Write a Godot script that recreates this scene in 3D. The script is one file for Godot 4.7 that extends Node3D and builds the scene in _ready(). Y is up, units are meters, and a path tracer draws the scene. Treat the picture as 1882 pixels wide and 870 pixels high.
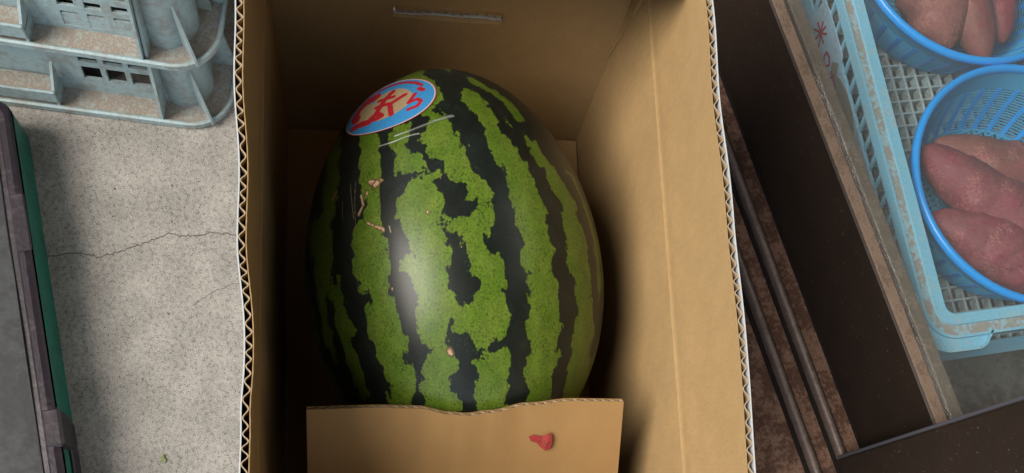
extends Node3D
# A watermelon in an open cardboard box on a pavement beside a shop's glass sliding door.

var M := {}
var NF: PackedByteArray      # fine seamless noise, 512 x 512
var NC: PackedByteArray      # coarse seamless noise, 512 x 512
var rng := RandomNumberGenerator.new()
var names := {}

# ---------------------------------------------------------------- nodes
func numbered(called: String) -> String:
	var n: int = names.get(called, 0)
	names[called] = n + 1
	return called if n == 0 else "%s_%03d" % [called, n]

func tag(o: Node, label: String, category: String, group := "") -> Node:
	o.set_meta("label", label); o.set_meta("category", category)
	if group != "": o.set_meta("group", group)
	return o

func thing(called: String, label: String, category: String, at := Vector3.ZERO, basis_ := Basis.IDENTITY, group := "") -> Node3D:
	var o := Node3D.new()
	o.name = numbered(called); add_child(o)
	o.transform = Transform3D(basis_, at)
	tag(o, label, category, group)
	return o

func new_st() -> SurfaceTool:
	var st := SurfaceTool.new(); st.begin(Mesh.PRIMITIVE_TRIANGLES); return st

func commit(st: SurfaceTool, m: Material) -> ArrayMesh:
	st.generate_normals()
	st.index()
	var mesh := st.commit()
	mesh.surface_set_material(0, m)
	return mesh

func put(called: String, mesh: Mesh, parent: Node, at := Vector3.ZERO, basis_ := Basis.IDENTITY) -> MeshInstance3D:
	var o := MeshInstance3D.new()
	o.mesh = mesh; o.name = called if parent != self else numbered(called)
	o.transform = Transform3D(basis_, at)
	parent.add_child(o, true)
	return o

func obj(called: String, st: SurfaceTool, m: Material, parent: Node, at := Vector3.ZERO, basis_ := Basis.IDENTITY) -> MeshInstance3D:
	return put(called, commit(st, m), parent, at, basis_)

func struct(o: Node) -> Node:
	o.set_meta("kind", "structure"); return o

# ---------------------------------------------------------------- shapes
func tri(st: SurfaceTool, a: Vector3, b: Vector3, c: Vector3, sg := -1) -> void:
	st.set_smooth_group(sg); st.add_vertex(a)
	st.set_smooth_group(sg); st.add_vertex(b)
	st.set_smooth_group(sg); st.add_vertex(c)

func quad(st: SurfaceTool, a: Vector3, b: Vector3, c: Vector3, d: Vector3, sg := -1) -> void:
	tri(st, a, b, c, sg); tri(st, a, c, d, sg)

# a box given by a corner and three edge vectors, with small chamfers along the edges when ch > 0
func obox(st: SurfaceTool, o: Vector3, x: Vector3, y: Vector3, z: Vector3, ch := 0.0) -> void:
	if x.cross(y).dot(z) < 0.0:
		o += x; x = -x
	var c := o + (x + y + z) * 0.5
	var ax := [x.normalized(), y.normalized(), z.normalized()]
	var h := [x.length() / 2, y.length() / 2, z.length() / 2]
	var k: float = min(ch, min(h[0], min(h[1], h[2])) * 0.6)
	for i in 3:
		var j := (i + 1) % 3
		var l := (i + 2) % 3
		for s in [-1.0, 1.0]:
			var f: Vector3 = c + ax[i] * (h[i] * s)
			var u: Vector3 = ax[j] * (h[j] - k)
			var v: Vector3 = ax[l] * (h[l] - k)
			if s > 0: quad(st, f - u - v, f - u + v, f + u + v, f + u - v)
			else: quad(st, f - u - v, f + u - v, f + u + v, f - u + v)
		if k > 0.0:
			for s in [-1.0, 1.0]:
				for t in [-1.0, 1.0]:
					var e: Vector3 = ax[i] * (h[i] - k)
					var p: Vector3 = c + ax[j] * (h[j] * s) + ax[l] * ((h[l] - k) * t)
					var q: Vector3 = c + ax[j] * ((h[j] - k) * s) + ax[l] * (h[l] * t)
					if s * t > 0: quad(st, p - e, p + e, q + e, q - e)
					else: quad(st, p - e, q - e, q + e, p + e)
	if k > 0.0:
		for sx in [-1.0, 1.0]:
			for sy in [-1.0, 1.0]:
				for sz in [-1.0, 1.0]:
					var a: Vector3 = c + ax[0] * h[0] * sx + ax[1] * (h[1] - k) * sy + ax[2] * (h[2] - k) * sz
					var b: Vector3 = c + ax[0] * (h[0] - k) * sx + ax[1] * h[1] * sy + ax[2] * (h[2] - k) * sz
					var d: Vector3 = c + ax[0] * (h[0] - k) * sx + ax[1] * (h[1] - k) * sy + ax[2] * h[2] * sz
					if sx * sy * sz > 0: tri(st, a, d, b)
					else: tri(st, a, b, d)

func abox(st: SurfaceTool, lo: Vector3, hi: Vector3, ch := 0.0) -> void:
	var s := hi - lo
	obox(st, lo, Vector3(s.x, 0, 0), Vector3(0, s.y, 0), Vector3(0, 0, s.z), ch)

func lin(a: float, b: float, n: int) -> Array:
	var r := []
	for i in n + 1: r.append(a + (b - a) * i / n)
	return r

# one side of a curved sheet
func grid(st: SurfaceTool, us: Array, vs: Array, f: Callable, sg := 0, flip := false) -> void:
	var p := []
	for v in vs:
		var row := []
		for u in us: row.append(f.call(u, v))
		p.append(row)
	for j in vs.size() - 1:
		for i in us.size() - 1:
			if flip: quad(st, p[j][i], p[j][i + 1], p[j + 1][i + 1], p[j + 1][i], sg)
			else: quad(st, p[j][i], p[j + 1][i], p[j + 1][i + 1], p[j][i + 1], sg)

# a curved sheet with thickness: front fa, back fb, and the four cut edges
func slab(st: SurfaceTool, us: Array, vs: Array, fa: Callable, fb: Callable) -> void:
	grid(st, us, vs, fa, 1, false)
	grid(st, us, vs, fb, 2, true)
	var u0 = us[0]; var u1 = us[-1]; var v0 = vs[0]; var v1 = vs[-1]
	for i in us.size() - 1:
		quad(st, fa.call(us[i], v0), fa.call(us[i + 1], v0), fb.call(us[i + 1], v0), fb.call(us[i], v0))
		quad(st, fa.call(us[i], v1), fb.call(us[i], v1), fb.call(us[i + 1], v1), fa.call(us[i + 1], v1))
	for j in vs.size() - 1:
		quad(st, fa.call(u0, vs[j]), fb.call(u0, vs[j]), fb.call(u0, vs[j + 1]), fa.call(u0, vs[j + 1]))
		quad(st, fa.call(u1, vs[j]), fa.call(u1, vs[j + 1]), fb.call(u1, vs[j + 1]), fb.call(u1, vs[j]))

# a flat plate with openings: cells for which skip(i, j) is true are left open, with real sides
func perforated(st: SurfaceTool, us: Array, vs: Array, skip: Callable, f: Callable, back: Vector3) -> void:
	var nu := us.size() - 1
	var nv := vs.size() - 1
	for j in nv:
		for i in nu:
			if skip.call(i, j): continue
			var a: Vector3 = f.call(us[i], vs[j]); var b: Vector3 = f.call(us[i + 1], vs[j])
			var c: Vector3 = f.call(us[i + 1], vs[j + 1]); var d: Vector3 = f.call(us[i], vs[j + 1])
			quad(st, a, d, c, b); quad(st, a + back, b + back, c + back, d + back)
			if i == 0 or skip.call(i - 1, j): quad(st, a, a + back, d + back, d)
			if i == nu - 1 or skip.call(i + 1, j): quad(st, b, c, c + back, b + back)
			if j == 0 or skip.call(i, j - 1): quad(st, a, b, b + back, a + back)
			if j == nv - 1 or skip.call(i, j + 1): quad(st, d, d + back, c + back, c)

# rounded rectangle loop in the xz plane
func rrect(x0: float, x1: float, z0: float, z1: float, r: float, y: float, seg := 6) -> Array:
	var out := []
	var cs := [[x1 - r, z1 - r, 0.0], [x0 + r, z1 - r, PI / 2], [x0 + r, z0 + r, PI], [x1 - r, z0 + r, 1.5 * PI]]
	for c in cs:
		for i in seg + 1:
			var a: float = c[2] + PI / 2 * i / seg
			out.append(Vector3(c[0] + r * cos(a), y, c[1] + r * sin(a)))
	return out

func loft(st: SurfaceTool, loops: Array, cap0 := false, cap1 := false, sg := -1) -> void:
	for k in loops.size() - 1:
		var a: Array = loops[k]; var b: Array = loops[k + 1]
		var n := a.size()
		for i in n:
			var j := (i + 1) % n
			quad(st, a[i], a[j], b[j], b[i], sg)
	for e in [[cap0, loops[0], true], [cap1, loops[-1], false]]:
		if e[0]:
			var l: Array = e[1]
			var c := Vector3.ZERO
			for p in l: c += p
			c /= l.size()
			for i in l.size():
				var j: int = (i + 1) % l.size()
				if e[2]: tri(st, c, l[j], l[i])
				else: tri(st, c, l[i], l[j])

func tube(st: SurfaceTool, pts: Array, r: float, closed := false, seg := 8, flat_ := 1.0) -> void:
	var rings := []
	var n := pts.size()
	for i in n:
		var p0: Vector3 = pts[(i - 1 + n) % n] if closed or i > 0 else pts[0]
		var p1: Vector3 = pts[(i + 1) % n] if closed or i < n - 1 else pts[n - 1]
		var t := (p1 - p0).normalized()
		var s := t.cross(Vector3.UP)
		if s.length() < 0.01: s = t.cross(Vector3.RIGHT)
		s = s.normalized()
		var w := s.cross(t)
		var ring := []
		for k in seg:
			var a := TAU * k / seg
			ring.append(pts[i] + s * (r * cos(a)) + w * (r * flat_ * sin(a)))
		rings.append(ring)
	if closed: rings.append(rings[0])
	loft(st, rings, not closed, not closed, 3)

func polyplate(st: SurfaceTool, poly: PackedVector2Array, o: Vector3, ex: Vector3, ey: Vector3, th: Vector3) -> void:
	var idx := Geometry2D.triangulate_polygon(poly)
	var p := []
	for q in poly: p.append(o + ex * q.x + ey * q.y)
	for i in range(0, idx.size(), 3):
		tri(st, p[idx[i]], p[idx[i + 1]], p[idx[i + 2]])
		tri(st, p[idx[i]] + th, p[idx[i + 2]] + th, p[idx[i + 1]] + th)
	for i in p.size():
		var j: int = (i + 1) % p.size()
		quad(st, p[i], p[j], p[j] + th, p[i] + th)

func interp(tab: Array, x: float) -> float:
	if x <= tab[0][0]: return tab[0][1]
	for i in tab.size() - 1:
		if x <= tab[i + 1][0]:
			var t: float = (x - tab[i][0]) / (tab[i + 1][0] - tab[i][0])
			return lerp(float(tab[i][1]), float(tab[i + 1][1]), t * t * (3 - 2 * t))
	return tab[-1][1]

# ---------------------------------------------------------------- textures and materials
func nf(x: int, y: int) -> float: return NF[(y & 511) * 512 + (x & 511)] / 255.0
func nc(x: int, y: int) -> float: return NC[(y & 511) * 512 + (x & 511)] / 255.0

func seamless(freq: float, oct: int, seed_: int) -> PackedByteArray:
	var n := FastNoiseLite.new()
	n.noise_type = FastNoiseLite.TYPE_SIMPLEX_SMOOTH
	n.frequency = freq; n.seed = seed_; n.fractal_octaves = oct
	var im := n.get_seamless_image(512, 512, false, false, 0.15)
	im.convert(Image.FORMAT_L8)
	return im.get_data()

func tex(w: int, h: int, f: Callable) -> ImageTexture:
	var d := PackedByteArray(); d.resize(w * h * 3)
	var k := 0
	for y in h:
		for x in w:
			var c: Color = f.call(x, y)
			d[k] = clampi(int(c.r * 255), 0, 255); d[k + 1] = clampi(int(c.g * 255), 0, 255); d[k + 2] = clampi(int(c.b * 255), 0, 255)
			k += 3
	var im := Image.create_from_data(w, h, false, Image.FORMAT_RGB8, d)
	im.generate_mipmaps()
	return ImageTexture.create_from_image(im)

func rgb(r: float, g: float, b: float) -> Color: return Color(r / 255.0, g / 255.0, b / 255.0)

func mat(c: Color, rough: float, metal := 0.0, spec := 0.5) -> StandardMaterial3D:
	var m := StandardMaterial3D.new()
	m.albedo_color = c; m.roughness = rough; m.metallic = metal; m.metallic_specular = spec
	m.cull_mode = BaseMaterial3D.CULL_DISABLED
	return m

func tmat(t: Texture2D, tile: float, rough: float, bump := 0.0, spec := 0.5) -> StandardMaterial3D:
	var m := mat(Color.WHITE, rough, 0.0, spec)
	m.albedo_texture = t
	m.uv1_triplanar = true
	m.uv1_scale = Vector3.ONE / tile
	if bump > 0.0:
		m.normal_enabled = true
		m.normal_texture = M.bump
		m.normal_scale = bump
	return m

func mottle(a: Color, b: Color, thr: float, soft: float, grain: float, fine_w := 0.5) -> Callable:
	return func(x: int, y: int) -> Color:
		var n := nc(x, y) * (1.0 - fine_w) + nf(x, y) * fine_w
		var t := smoothstep(thr - soft, thr + soft, n)
		var g := 1.0 + (nf(x * 3 + 17, y * 3 + 91) - 0.5) * grain + (rng.randf() - 0.5) * grain * 0.6
		var c := a.lerp(b, t)
		return Color(c.r * g, c.g * g, c.b * g)
const MELON_PATCHES := [
	[920,447,886,440,829,445,820,477,804,511,811,498,785,542,791,570,773,579,753,609,757,640,733,648,709,684,715,708,762,709,792,689,812,662,791,651,825,646,851,635,852,632,862,614,859,593,891,580,923,549,925,516,913,496,882,486,904,463],
	[976,298,869,327,823,337,818,383,833,417,868,426,920,447,955,412],
	[1080,216,963,213,855,289,846,317,969,324,1191,226],
	[1058,481,1017,475,948,458,947,485,966,502,969,537,979,547,951,562,918,582,908,605,920,616,966,608,980,619,1007,626,1024,611,1014,586,1000,583,1023,564,1029,535,1056,512],
	[994,650,954,632,921,624,888,617,864,631,873,650,899,655,865,682,860,715,878,731,903,743,882,762,879,780,873,796,852,815,862,846,881,869,890,888,889,895,848,909,851,927,872,943,898,948,884,947,898,955,905,978,905,1011,923,1019,973,1000,1001,978,987,952,998,941,987,906,974,871,1004,848,1010,823,990,800,959,799,981,776,985,762,984,761,1006,736,1007,709,1011,667,991,664],
	[981,1029,937,1020,911,1020,886,1030,865,1049,883,1089,929,1098,905,1106,909,1125,892,1135,875,1151,877,1185,958,1191,1043,1181,1021,1139,1027,1115,1010,1083,992,1066,997,1047],
	[882,744,860,733,833,732,842,736,817,729,775,731,761,718,730,717,707,745,713,758,752,770,761,787,756,796,720,806,703,845,699,863,708,890,711,921,720,953,700,958,693,977,701,1001,729,1006,749,998,760,1021,792,1033,831,1017,822,998,807,985,857,991,887,977,873,948,845,927,813,921,788,900,770,878,806,872,817,840,811,818,826,799,828,772,819,782,829,766,869,761,878,756],
	[832,1056,813,1045,757,1041,736,1023,693,1028,688,1050,707,1054,682,1081,716,1100,679,1130,698,1146,684,1209,834,1198,824,1121,806,1084,834,1074],
	[726,351,664,355,632,401,614,463,641,518,591,528,585,563,560,595,551,626,560,662,524,694,517,732,555,761,538,788,520,803,524,825,543,837,519,882,502,924,504,962,502,1040,486,1056,486,1082,519,1114,487,1150,441,1214,612,1207,605,1151,629,1121,619,1105,646,1078,629,1058,598,1044,642,1013,636,975,643,942,624,906,626,858,654,851,652,819,633,805,645,778,644,785,652,745,634,727,657,699,648,680,644,645,660,630,685,599,681,578,697,561,698,532,682,513,696,487,728,444,744,404],
	[508,511,479,520,455,568,421,608,397,637,371,686,373,725,353,762,335,761,351,836,343,908,284,975,279,1037,188,1113,209,1171,194,1217,357,1216,421,1116,426,1046,447,1010,426,980,423,931,455,862,481,835,475,806,442,800,465,772,466,780,473,724,451,689,481,682,494,653,484,621,513,591,521,534],
	[646,267,574,283,513,349,472,382,453,429,464,482,516,489,529,408,582,353,639,305],
	[577,437,580,467,554,486,553,531,571,510,590,475],
	[343,575,281,610,254,680,233,743,220,849,245,902,257,953,274,879,285,806,282,756,293,750,302,682,320,622,362,584],
	[1201,465,1103,479,1082,526,1067,573,1062,635,1055,675,1060,711,1056,752,1044,764,1047,827,1044,850,1057,880,1033,906,1037,961,1018,977,1026,1005,1062,1012,1034,1039,1026,1076,1050,1113,1087,1133,1065,1156,1190,1161,1183,1118,1135,1093,1153,1064,1141,1044,1171,1020,1150,997,1115,993,1163,971,1162,952,1145,930,1167,899,1130,881,1111,867,1156,864,1166,839,1190,813,1185,782,1155,770,1174,755,1172,732,1176,735,1159,706,1112,703,1129,649,1152,600,1167,538],
	[1416,422,1362,427,1285,514,1282,559,1244,593,1250,628,1236,669,1270,687,1257,731,1284,738,1248,767,1271,811,1321,839,1392,826,1391,754,1436,717,1419,691,1461,652,1325,658,1357,602,1365,547,1445,490],
	[1388,837,1326,836,1317,875,1346,910,1330,937,1349,996,1393,1035,1386,992,1433,951,1387,890],
	[1317,846,1252,820,1222,850,1236,867,1233,896,1204,928,1220,959,1242,972,1240,1007,1241,1050,1270,1135,1323,1112,1308,1043,1308,990,1284,952,1305,920,1278,880,1300,863],
	[842,867,821,869,820,880,844,880],
	[702,777,686,780,689,796,698,796]
]

func make_materials() -> void:
	NF = seamless(0.045, 4, 7)
	NC = seamless(0.009, 4, 21)
	var bi := Image.create_from_data(512, 512, false, Image.FORMAT_L8, NF)
	bi.convert(Image.FORMAT_RGBA8)
	bi.bump_map_to_normal_map(3.0)
	bi.generate_mipmaps()
	M.bump = ImageTexture.create_from_image(bi)
	# concrete: pale cement with dark pores and sand grains
	var ct := tex(1024, 1024, func(x: int, y: int) -> Color:
		var a := nc(x >> 1, y >> 1); var b := nf(x, y); var c := nf(x * 4 + 60, y * 4 + 11)
		var v := 0.52 + (a - 0.5) * 0.09 + (b - 0.5) * 0.08 + (c - 0.5) * 0.20 + (rng.randf() - 0.5) * 0.15
		if b < 0.34 and c < 0.40: v -= 0.13
		if nf(x * 2 + 301, y * 2 + 77) > 0.83: v -= 0.15
		return Color(v * 1.0, v * 0.975, v * 0.935))
	M.concrete = tmat(ct, 0.26, 0.95, 0.5, 0.2)
	var kt := tex(512, 512, func(x: int, y: int) -> Color:
		var v := 1.0 + (nf(x * 5, y >> 1) - 0.5) * 0.09 + (nf(x >> 1, y * 5 + 40) - 0.5) * 0.05 + (nc(x, y) - 0.5) * 0.05 + (rng.randf() - 0.5) * 0.06
		return Color(0.600 * v, 0.496 * v, 0.345 * v))
	M.kraft = tmat(kt, 0.16, 0.85, 0.0, 0.25)
	M.kraft_brown = tmat(tex(512, 512, func(x: int, y: int) -> Color:
		var v := 1.0 + (nf(x * 5, y >> 1) - 0.5) * 0.03 + (nf(x * 4 + 90, y * 4) - 0.5) * 0.10 + (nc(x, y) - 0.5) * 0.06 + (rng.randf() - 0.5) * 0.07
		return Color(0.575 * v, 0.452 * v, 0.292 * v)), 0.14, 0.85, 0.0, 0.25)
	M.kraft_edge = mat(rgb(206, 186, 158), 0.9, 0.0, 0.2)
	M.flute = mat(rgb(162, 144, 120), 0.9, 0.0, 0.2)
	M.white_liner = tmat(tex(256, 256, func(x: int, y: int) -> Color:
		var v := 0.72 + (nf(x * 2, y * 2) - 0.5) * 0.06
		return Color(v * 0.97, v * 0.99, v)), 0.1, 0.6, 0.0, 0.4)
	# pale blue crate plastic, weathered, and the same plastic under grey-brown dust
	M.crate = tmat(tex(512, 512, mottle(rgb(136, 156, 160), rgb(126, 133, 131), 0.56, 0.16, 0.12)), 0.22, 0.55, 0.15)
	M.crate_dust = tmat(tex(512, 512, mottle(rgb(130, 122, 113), rgb(140, 143, 139), 0.56, 0.16, 0.24)), 0.12, 0.9, 0.5, 0.2)
	M.lid = tmat(tex(512, 512, mottle(rgb(28, 27, 31), rgb(42, 45, 46), 0.54, 0.16, 0.3)), 0.35, 0.65, 0.12)
	M.lid_rim = tmat(tex(512, 512, mottle(rgb(34, 26, 33), rgb(56, 48, 54), 0.64, 0.12, 0.24)), 0.2, 0.35, 0.1)
	M.green = tmat(tex(512, 512, mottle(rgb(6, 92, 76), rgb(12, 72, 60), 0.6, 0.15, 0.12)), 0.2, 0.5, 0.1)
	M.sill = tmat(tex(512, 512, func(x: int, y: int) -> Color:
		var n := nc(x, y) * 0.55 + nf(x, y) * 0.45
		var t := smoothstep(0.38, 0.66, n)
		var c := rgb(92, 69, 58).lerp(rgb(128, 101, 86), t)
		var g := 1.0 + (nf(x * 4, y * 4) - 0.5) * 0.5 + (rng.randf() - 0.5) * 0.16
		return Color(c.r * g, c.g * g, c.b * g)), 0.17, 0.92, 0.8, 0.2)
	M.rail = tmat(tex(256, 256, mottle(rgb(112, 98, 92), rgb(88, 74, 67), 0.58, 0.16, 0.3)), 0.12, 0.5, 0.2)
	M.rail.metallic = 0.3
	M.seal_black = mat(rgb(30, 26, 25), 0.8, 0.0, 0.3)
	# dark bronze door frame, with a little dust
	M.bronze = tmat(tex(512, 512, func(x: int, y: int) -> Color:
		var g := 1.0 + (nf(x, y) - 0.5) * 0.10 + (nc(x, y) - 0.5) * 0.16
		var c := rgb(38, 30, 25)
		if nf(x * 2 + 5, y * 2 + 300) > 0.865: c = rgb(112, 104, 96)
		return Color(c.r * g, c.g * g, c.b * g)), 0.23, 0.48, 0.05, 0.35)
	M.bronze_lit = tmat(tex(512, 512, mottle(rgb(108, 92, 80), rgb(92, 79, 68), 0.55, 0.12, 0.22)), 0.12, 0.8, 0.25, 0.25)  # the frame's bronze made paler: sky light on the bead put into the colour
	M.bronze_sheen = tmat(tex(512, 512, mottle(rgb(88, 82, 72), rgb(106, 98, 86), 0.60, 0.10, 0.34)), 0.10, 0.9, 0.4, 0.2)  # the frame's bronze made greyer: the pane's reflection put into the colour
	var g := mat(Color(0.80, 0.84, 0.84, 0.03), 0.03)
	g.transparency = BaseMaterial3D.TRANSPARENCY_ALPHA
	M.glass = g
	M.pile = mat(rgb(70, 70, 76), 0.95, 0.0, 0.2)
	M.shop_floor = tmat(tex(512, 512, mottle(rgb(96, 96, 88), rgb(74, 70, 62), 0.55, 0.16, 0.26)), 0.30, 0.8, 0.4, 0.3)
	M.plaster = mat(rgb(120, 116, 108), 0.9)
	M.soffit = mat(rgb(72, 60, 50), 0.9)
	# clear light blue crate indoors
	M.blue_crate = tmat(tex(512, 512, mottle(rgb(118, 184, 212), rgb(138, 182, 198), 0.58, 0.15, 0.10)), 0.25, 0.45, 0.1)
	M.blue_grime = tmat(tex(512, 512, mottle(rgb(138, 176, 188), rgb(140, 141, 136), 0.45, 0.10, 0.16)), 0.16, 0.75, 0.25)
	M.blue_floor = tmat(tex(512, 512, mottle(rgb(158, 184, 190), rgb(140, 150, 148), 0.55, 0.12, 0.12)), 0.16, 0.5, 0.1)
	M.nameplate = tmat(tex(512, 512, mottle(rgb(150, 186, 208), rgb(134, 166, 184), 0.6, 0.15, 0.08)), 0.2, 0.5, 0.05)
	M.tape = mat(rgb(122, 126, 122), 0.7)
	M.red_ink = mat(rgb(140, 40, 58), 0.8)
	M.basket = mat(rgb(10, 150, 236), 0.28)
	M.basket.subsurf_scatter_enabled = true
	M.basket.subsurf_scatter_strength = 0.05
	var bt := mat(rgb(62, 158, 202), 0.4)
	bt.backlight_enabled = true
	bt.backlight = Color(0.10, 0.32, 0.45)
	M.basket_thin = bt
	M.potato = []
	for v in [[rgb(120, 64, 66), rgb(112, 74, 66)], [rgb(118, 48, 62), rgb(118, 66, 70)], [rgb(134, 86, 82), rgb(114, 70, 66)]]:
		M.potato.append(tmat(tex(512, 512, func(x: int, y: int) -> Color:
			var n := nc(x, y) * 0.6 + nf(x, y) * 0.4
			var c: Color = v[0].lerp(v[1], smoothstep(0.40, 0.62, n))
			c = c.lerp(rgb(92, 62, 52), 0.45 * smoothstep(0.58, 0.72, nc(x + 77, y + 301) * 0.6 + nf(x + 40, y + 200) * 0.4))
			c = c.lerp(rgb(178, 132, 120), 0.55 * smoothstep(0.60, 0.68, nc(x + 211, y + 33) * 0.5 + nf(x * 2 + 9, y * 2) * 0.5))
			if nf(x * 3 + 70, y * 3 + 20) < 0.24: c = c.lerp(rgb(70, 44, 38), 0.6)
			var gg := 1.0 + (nf(x * 3, y * 3) - 0.5) * 0.26
			return Color(c.r * gg, c.g * gg, c.b * gg)), 0.17, 0.62, 0.5, 0.4))

# ---------------------------------------------------------------- cardboard
# A sheet of corrugated board: two liners and a wave of fluting between them.
# f(u, v) is the inner face, out(u, v) the way outwards; u runs across the flutes.
func corrugated(called: String, parent: Node, u0: float, u1: float, v0: float, v1: float, f: Callable, out: Vector3, T: float, pitch := 0.0093, nvv := 6, ribbing := 0.00009) -> Node3D:
	var o := Node3D.new(); o.name = called; parent.add_child(o, true)
	var us := lin(u0, u1, int((u1 - u0) / 0.0022) + 1)
	var vs := lin(v0, v1, nvv)
	var tl := 0.0007
	var st := new_st()
	slab(st, us, vs, func(u, v): return f.call(u, v) + out * (ribbing * sin(TAU * u / pitch)), func(u, v): return f.call(u, v) + out * tl)
	obj("inner_liner", st, M.kraft, o)
	st = new_st()
	var fo := func(u, v): return f.call(u, v) + out * T
	slab(st, us, vs, func(u, v): return f.call(u, v) + out * (T - 0.0009), fo)
	obj("outer_liner", st, M.white_liner, o)
	st = new_st()
	var n := int((u1 - u0) / pitch * 16)
	var us2 := lin(u0 + 0.0005, u1 - 0.0005, n)
	var amp := (T - 0.0009 - tl - 0.0006) * 0.5
	var ph := u0 * 37.0
	var wave := func(u): return tl + amp - amp * (0.88 + 0.12 * sin(u * 173.0)) * cos(TAU * u / pitch + ph + 1.3 * sin(u * 31.0) + 0.9 * sin(u * 118.0))
	var fin := func(u, v): return f.call(u, lerp(v0 + 0.0003, v1 - 0.0004, v))
	slab(st, us2, lin(0.0, 1.0, nvv), func(u, v): return fin.call(u, v) + out * wave.call(u), func(u, v): return fin.call(u, v) + out * (wave.call(u) + 0.0008))
	obj("fluting", st, M.flute, o)
	return o

const BX0 := -0.055
const BX1 := 0.260
const BZ0 := -0.530
const BZ1 := -0.032
const BH := 0.230
const BT := 0.0062

func build_box() -> void:
	var box := thing("cardboard_box", "open brown corrugated cardboard box holding the striped watermelon, white outside, flaps raised", "box")
	var st := new_st()
	abox(st, Vector3(BX0 + 0.0075, 0.002, BZ0 + 0.0455), Vector3(BX1 - 0.0105, 0.007, BZ1 - 0.001))
	obj("base", st, M.kraft, box)
	# four walls: kraft inner face, white outer face
	var wob := func(a: float, b: float) -> float: return 0.0006 * sin(a * 43.0 + b * 17.0) + 0.0004 * sin(a * 91.0) + 0.00009 * sin(TAU * a / 0.0098)
	var lw := func(u, v): return Vector3(lerp(BX0 + 0.007, BX0, v / BH) + wob.call(u, v), v, u)
	var rw := func(u, v): return Vector3(lerp(BX1 - 0.010, BX1, v / BH) + wob.call(u, v + 2.0), v, u)
	var walls := [[lw, Vector3(-1, 0, 0)], [rw, Vector3(1, 0, 0)]]
	for w in walls:
		var wf: Callable = w[0]; var wo: Vector3 = w[1]
		var p := Node3D.new(); p.name = "side_wall"; box.add_child(p, true)
		st = new_st()
		slab(st, lin(BZ0, BZ1, 300), lin(0.002, BH, 10), wf, func(u, v): return wf.call(u, v) + wo * (BT - 0.001))
		obj("inner_liner", st, M.kraft, p)
		st = new_st()
		slab(st, lin(BZ0, BZ1, 20), lin(0.002, BH, 4), func(u, v): return wf.call(u, v) + wo * (BT - 0.0008), func(u, v): return wf.call(u, v) + wo * BT)
		obj("outer_liner", st, M.white_liner, p)
	var bw := func(u, v): return Vector3(u, v, lerp(BZ0 + 0.045, BZ0 - 0.002, v / BH) + 0.0008 * sin(u * 40.0 + v * 20.0))
	var back := Node3D.new(); back.name = "back_wall"; box.add_child(back, true)
	# the hand hole is a real opening; its tab stays hinged along the upper edge
	var hx0 := 0.050; var hx1 := 0.146; var hy0 := 0.1590; var hy1 := 0.1710
	st = new_st()
	var st2 := new_st()
	for r in [[BX0, hx0, 0.002, BH], [hx1, BX1, 0.002, BH], [hx0, hx1, 0.002, hy0], [hx0, hx1, hy1, BH]]:
		slab(st, lin(r[0], r[1], 14), lin(r[2], r[3], 8), bw, func(u, v): return bw.call(u, v) + Vector3(0, 0, -BT + 0.001))
		slab(st2, lin(r[0], r[1], 14), lin(r[2], r[3], 8), func(u, v): return bw.call(u, v) + Vector3(0, 0, -BT + 0.0008), func(u, v): return bw.call(u, v) + Vector3(0, 0, -BT))
	obj("inner_liner", st, M.kraft, back)
	obj("outer_liner", st2, M.white_liner, back)
	var ta := deg_to_rad(106.0)
	var tdir := Vector3(0, -cos(ta), sin(ta))
	var tout := Vector3(0, -sin(ta), -cos(ta))
	var org := Vector3(0, hy1, BZ0 + 0.003)
	corrugated("hand_hole_tab", box, hx0 + 0.001, hx1 - 0.001, 0.0, 0.0108, func(u, v): return org + Vector3(u, 0.0005 * sin(u * 160.0), 0) + tdir * (v - 0.0012 * sin((u - hx0) * 33.0) + 0.0005 * sin(u * 700.0) * v / 0.0108), tout, 0.0055, 0.0072, 3)
	# front wall
	st = new_st()
	abox(st, Vector3(BX0, 0.002, BZ1), Vector3(BX1, BH, BZ1 + BT - 0.001))
	var fwall := obj("front_wall", st, M.kraft, box)
	st = new_st()
	abox(st, Vector3(BX0, 0.002, BZ1 + BT - 0.0008), Vector3(BX1, BH, BZ1 + BT))
	obj("outer_liner", st, M.white_liner, fwall)
	# glued tab in the back right corner
	st = new_st()
	slab(st, lin(BZ0 + 0.003, BZ0 + 0.021, 3), lin(0.004, BH - 0.002, 16), func(u, v): return rw.call(u, v) + Vector3(-0.0021 + 0.0006 * sin(v * 50.0), 0, 0.0015 * sin(v * 37.0)), func(u, v): return rw.call(u, v) + Vector3(-0.0001, 0, 0.0015 * sin(v * 37.0)))
	obj("glue_tab", st, M.kraft, box)
	# raised side flaps
	var lt := [[-0.53, -0.0615], [-0.4027, -0.0599], [-0.2373, -0.0547], [-0.1513, -0.0496], [-0.1209, -0.0511], [-0.0878, -0.0522], [-0.03, -0.053]]
	var rt := [[-0.53, 0.2635], [-0.4265, 0.262], [-0.3477, 0.2615], [-0.2598, 0.2635], [-0.1521, 0.2647], [-0.0829, 0.2622], [-0.03, 0.262]]
	var FH := 0.345
	var crease := func(v: float) -> float: # the folded score line stands a little proud, then the board goes on
		var d := v - BH
		return 0.0006 * exp(-pow((d - 0.001) / 0.0014, 2.0)) - 0.0005 * exp(-pow((d - 0.006) / 0.004, 2.0))
	var hv := func(v: float) -> float: return BH + 0.0015 + (FH - BH - 0.0015) * pow(v, 1.7)
	var lf := func(u, v): 
		var h: float = hv.call(v)
		var t := (h - BH) / (FH - BH)
		return Vector3(lerp(BX0, interp(lt, u), t) + crease.call(h) - 0.0014 * sin(t * PI) + 0.0007 * t * sin(u * 63.0 + 1.0), h + 0.0006 * t * sin(u * 51.0), u)
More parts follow.
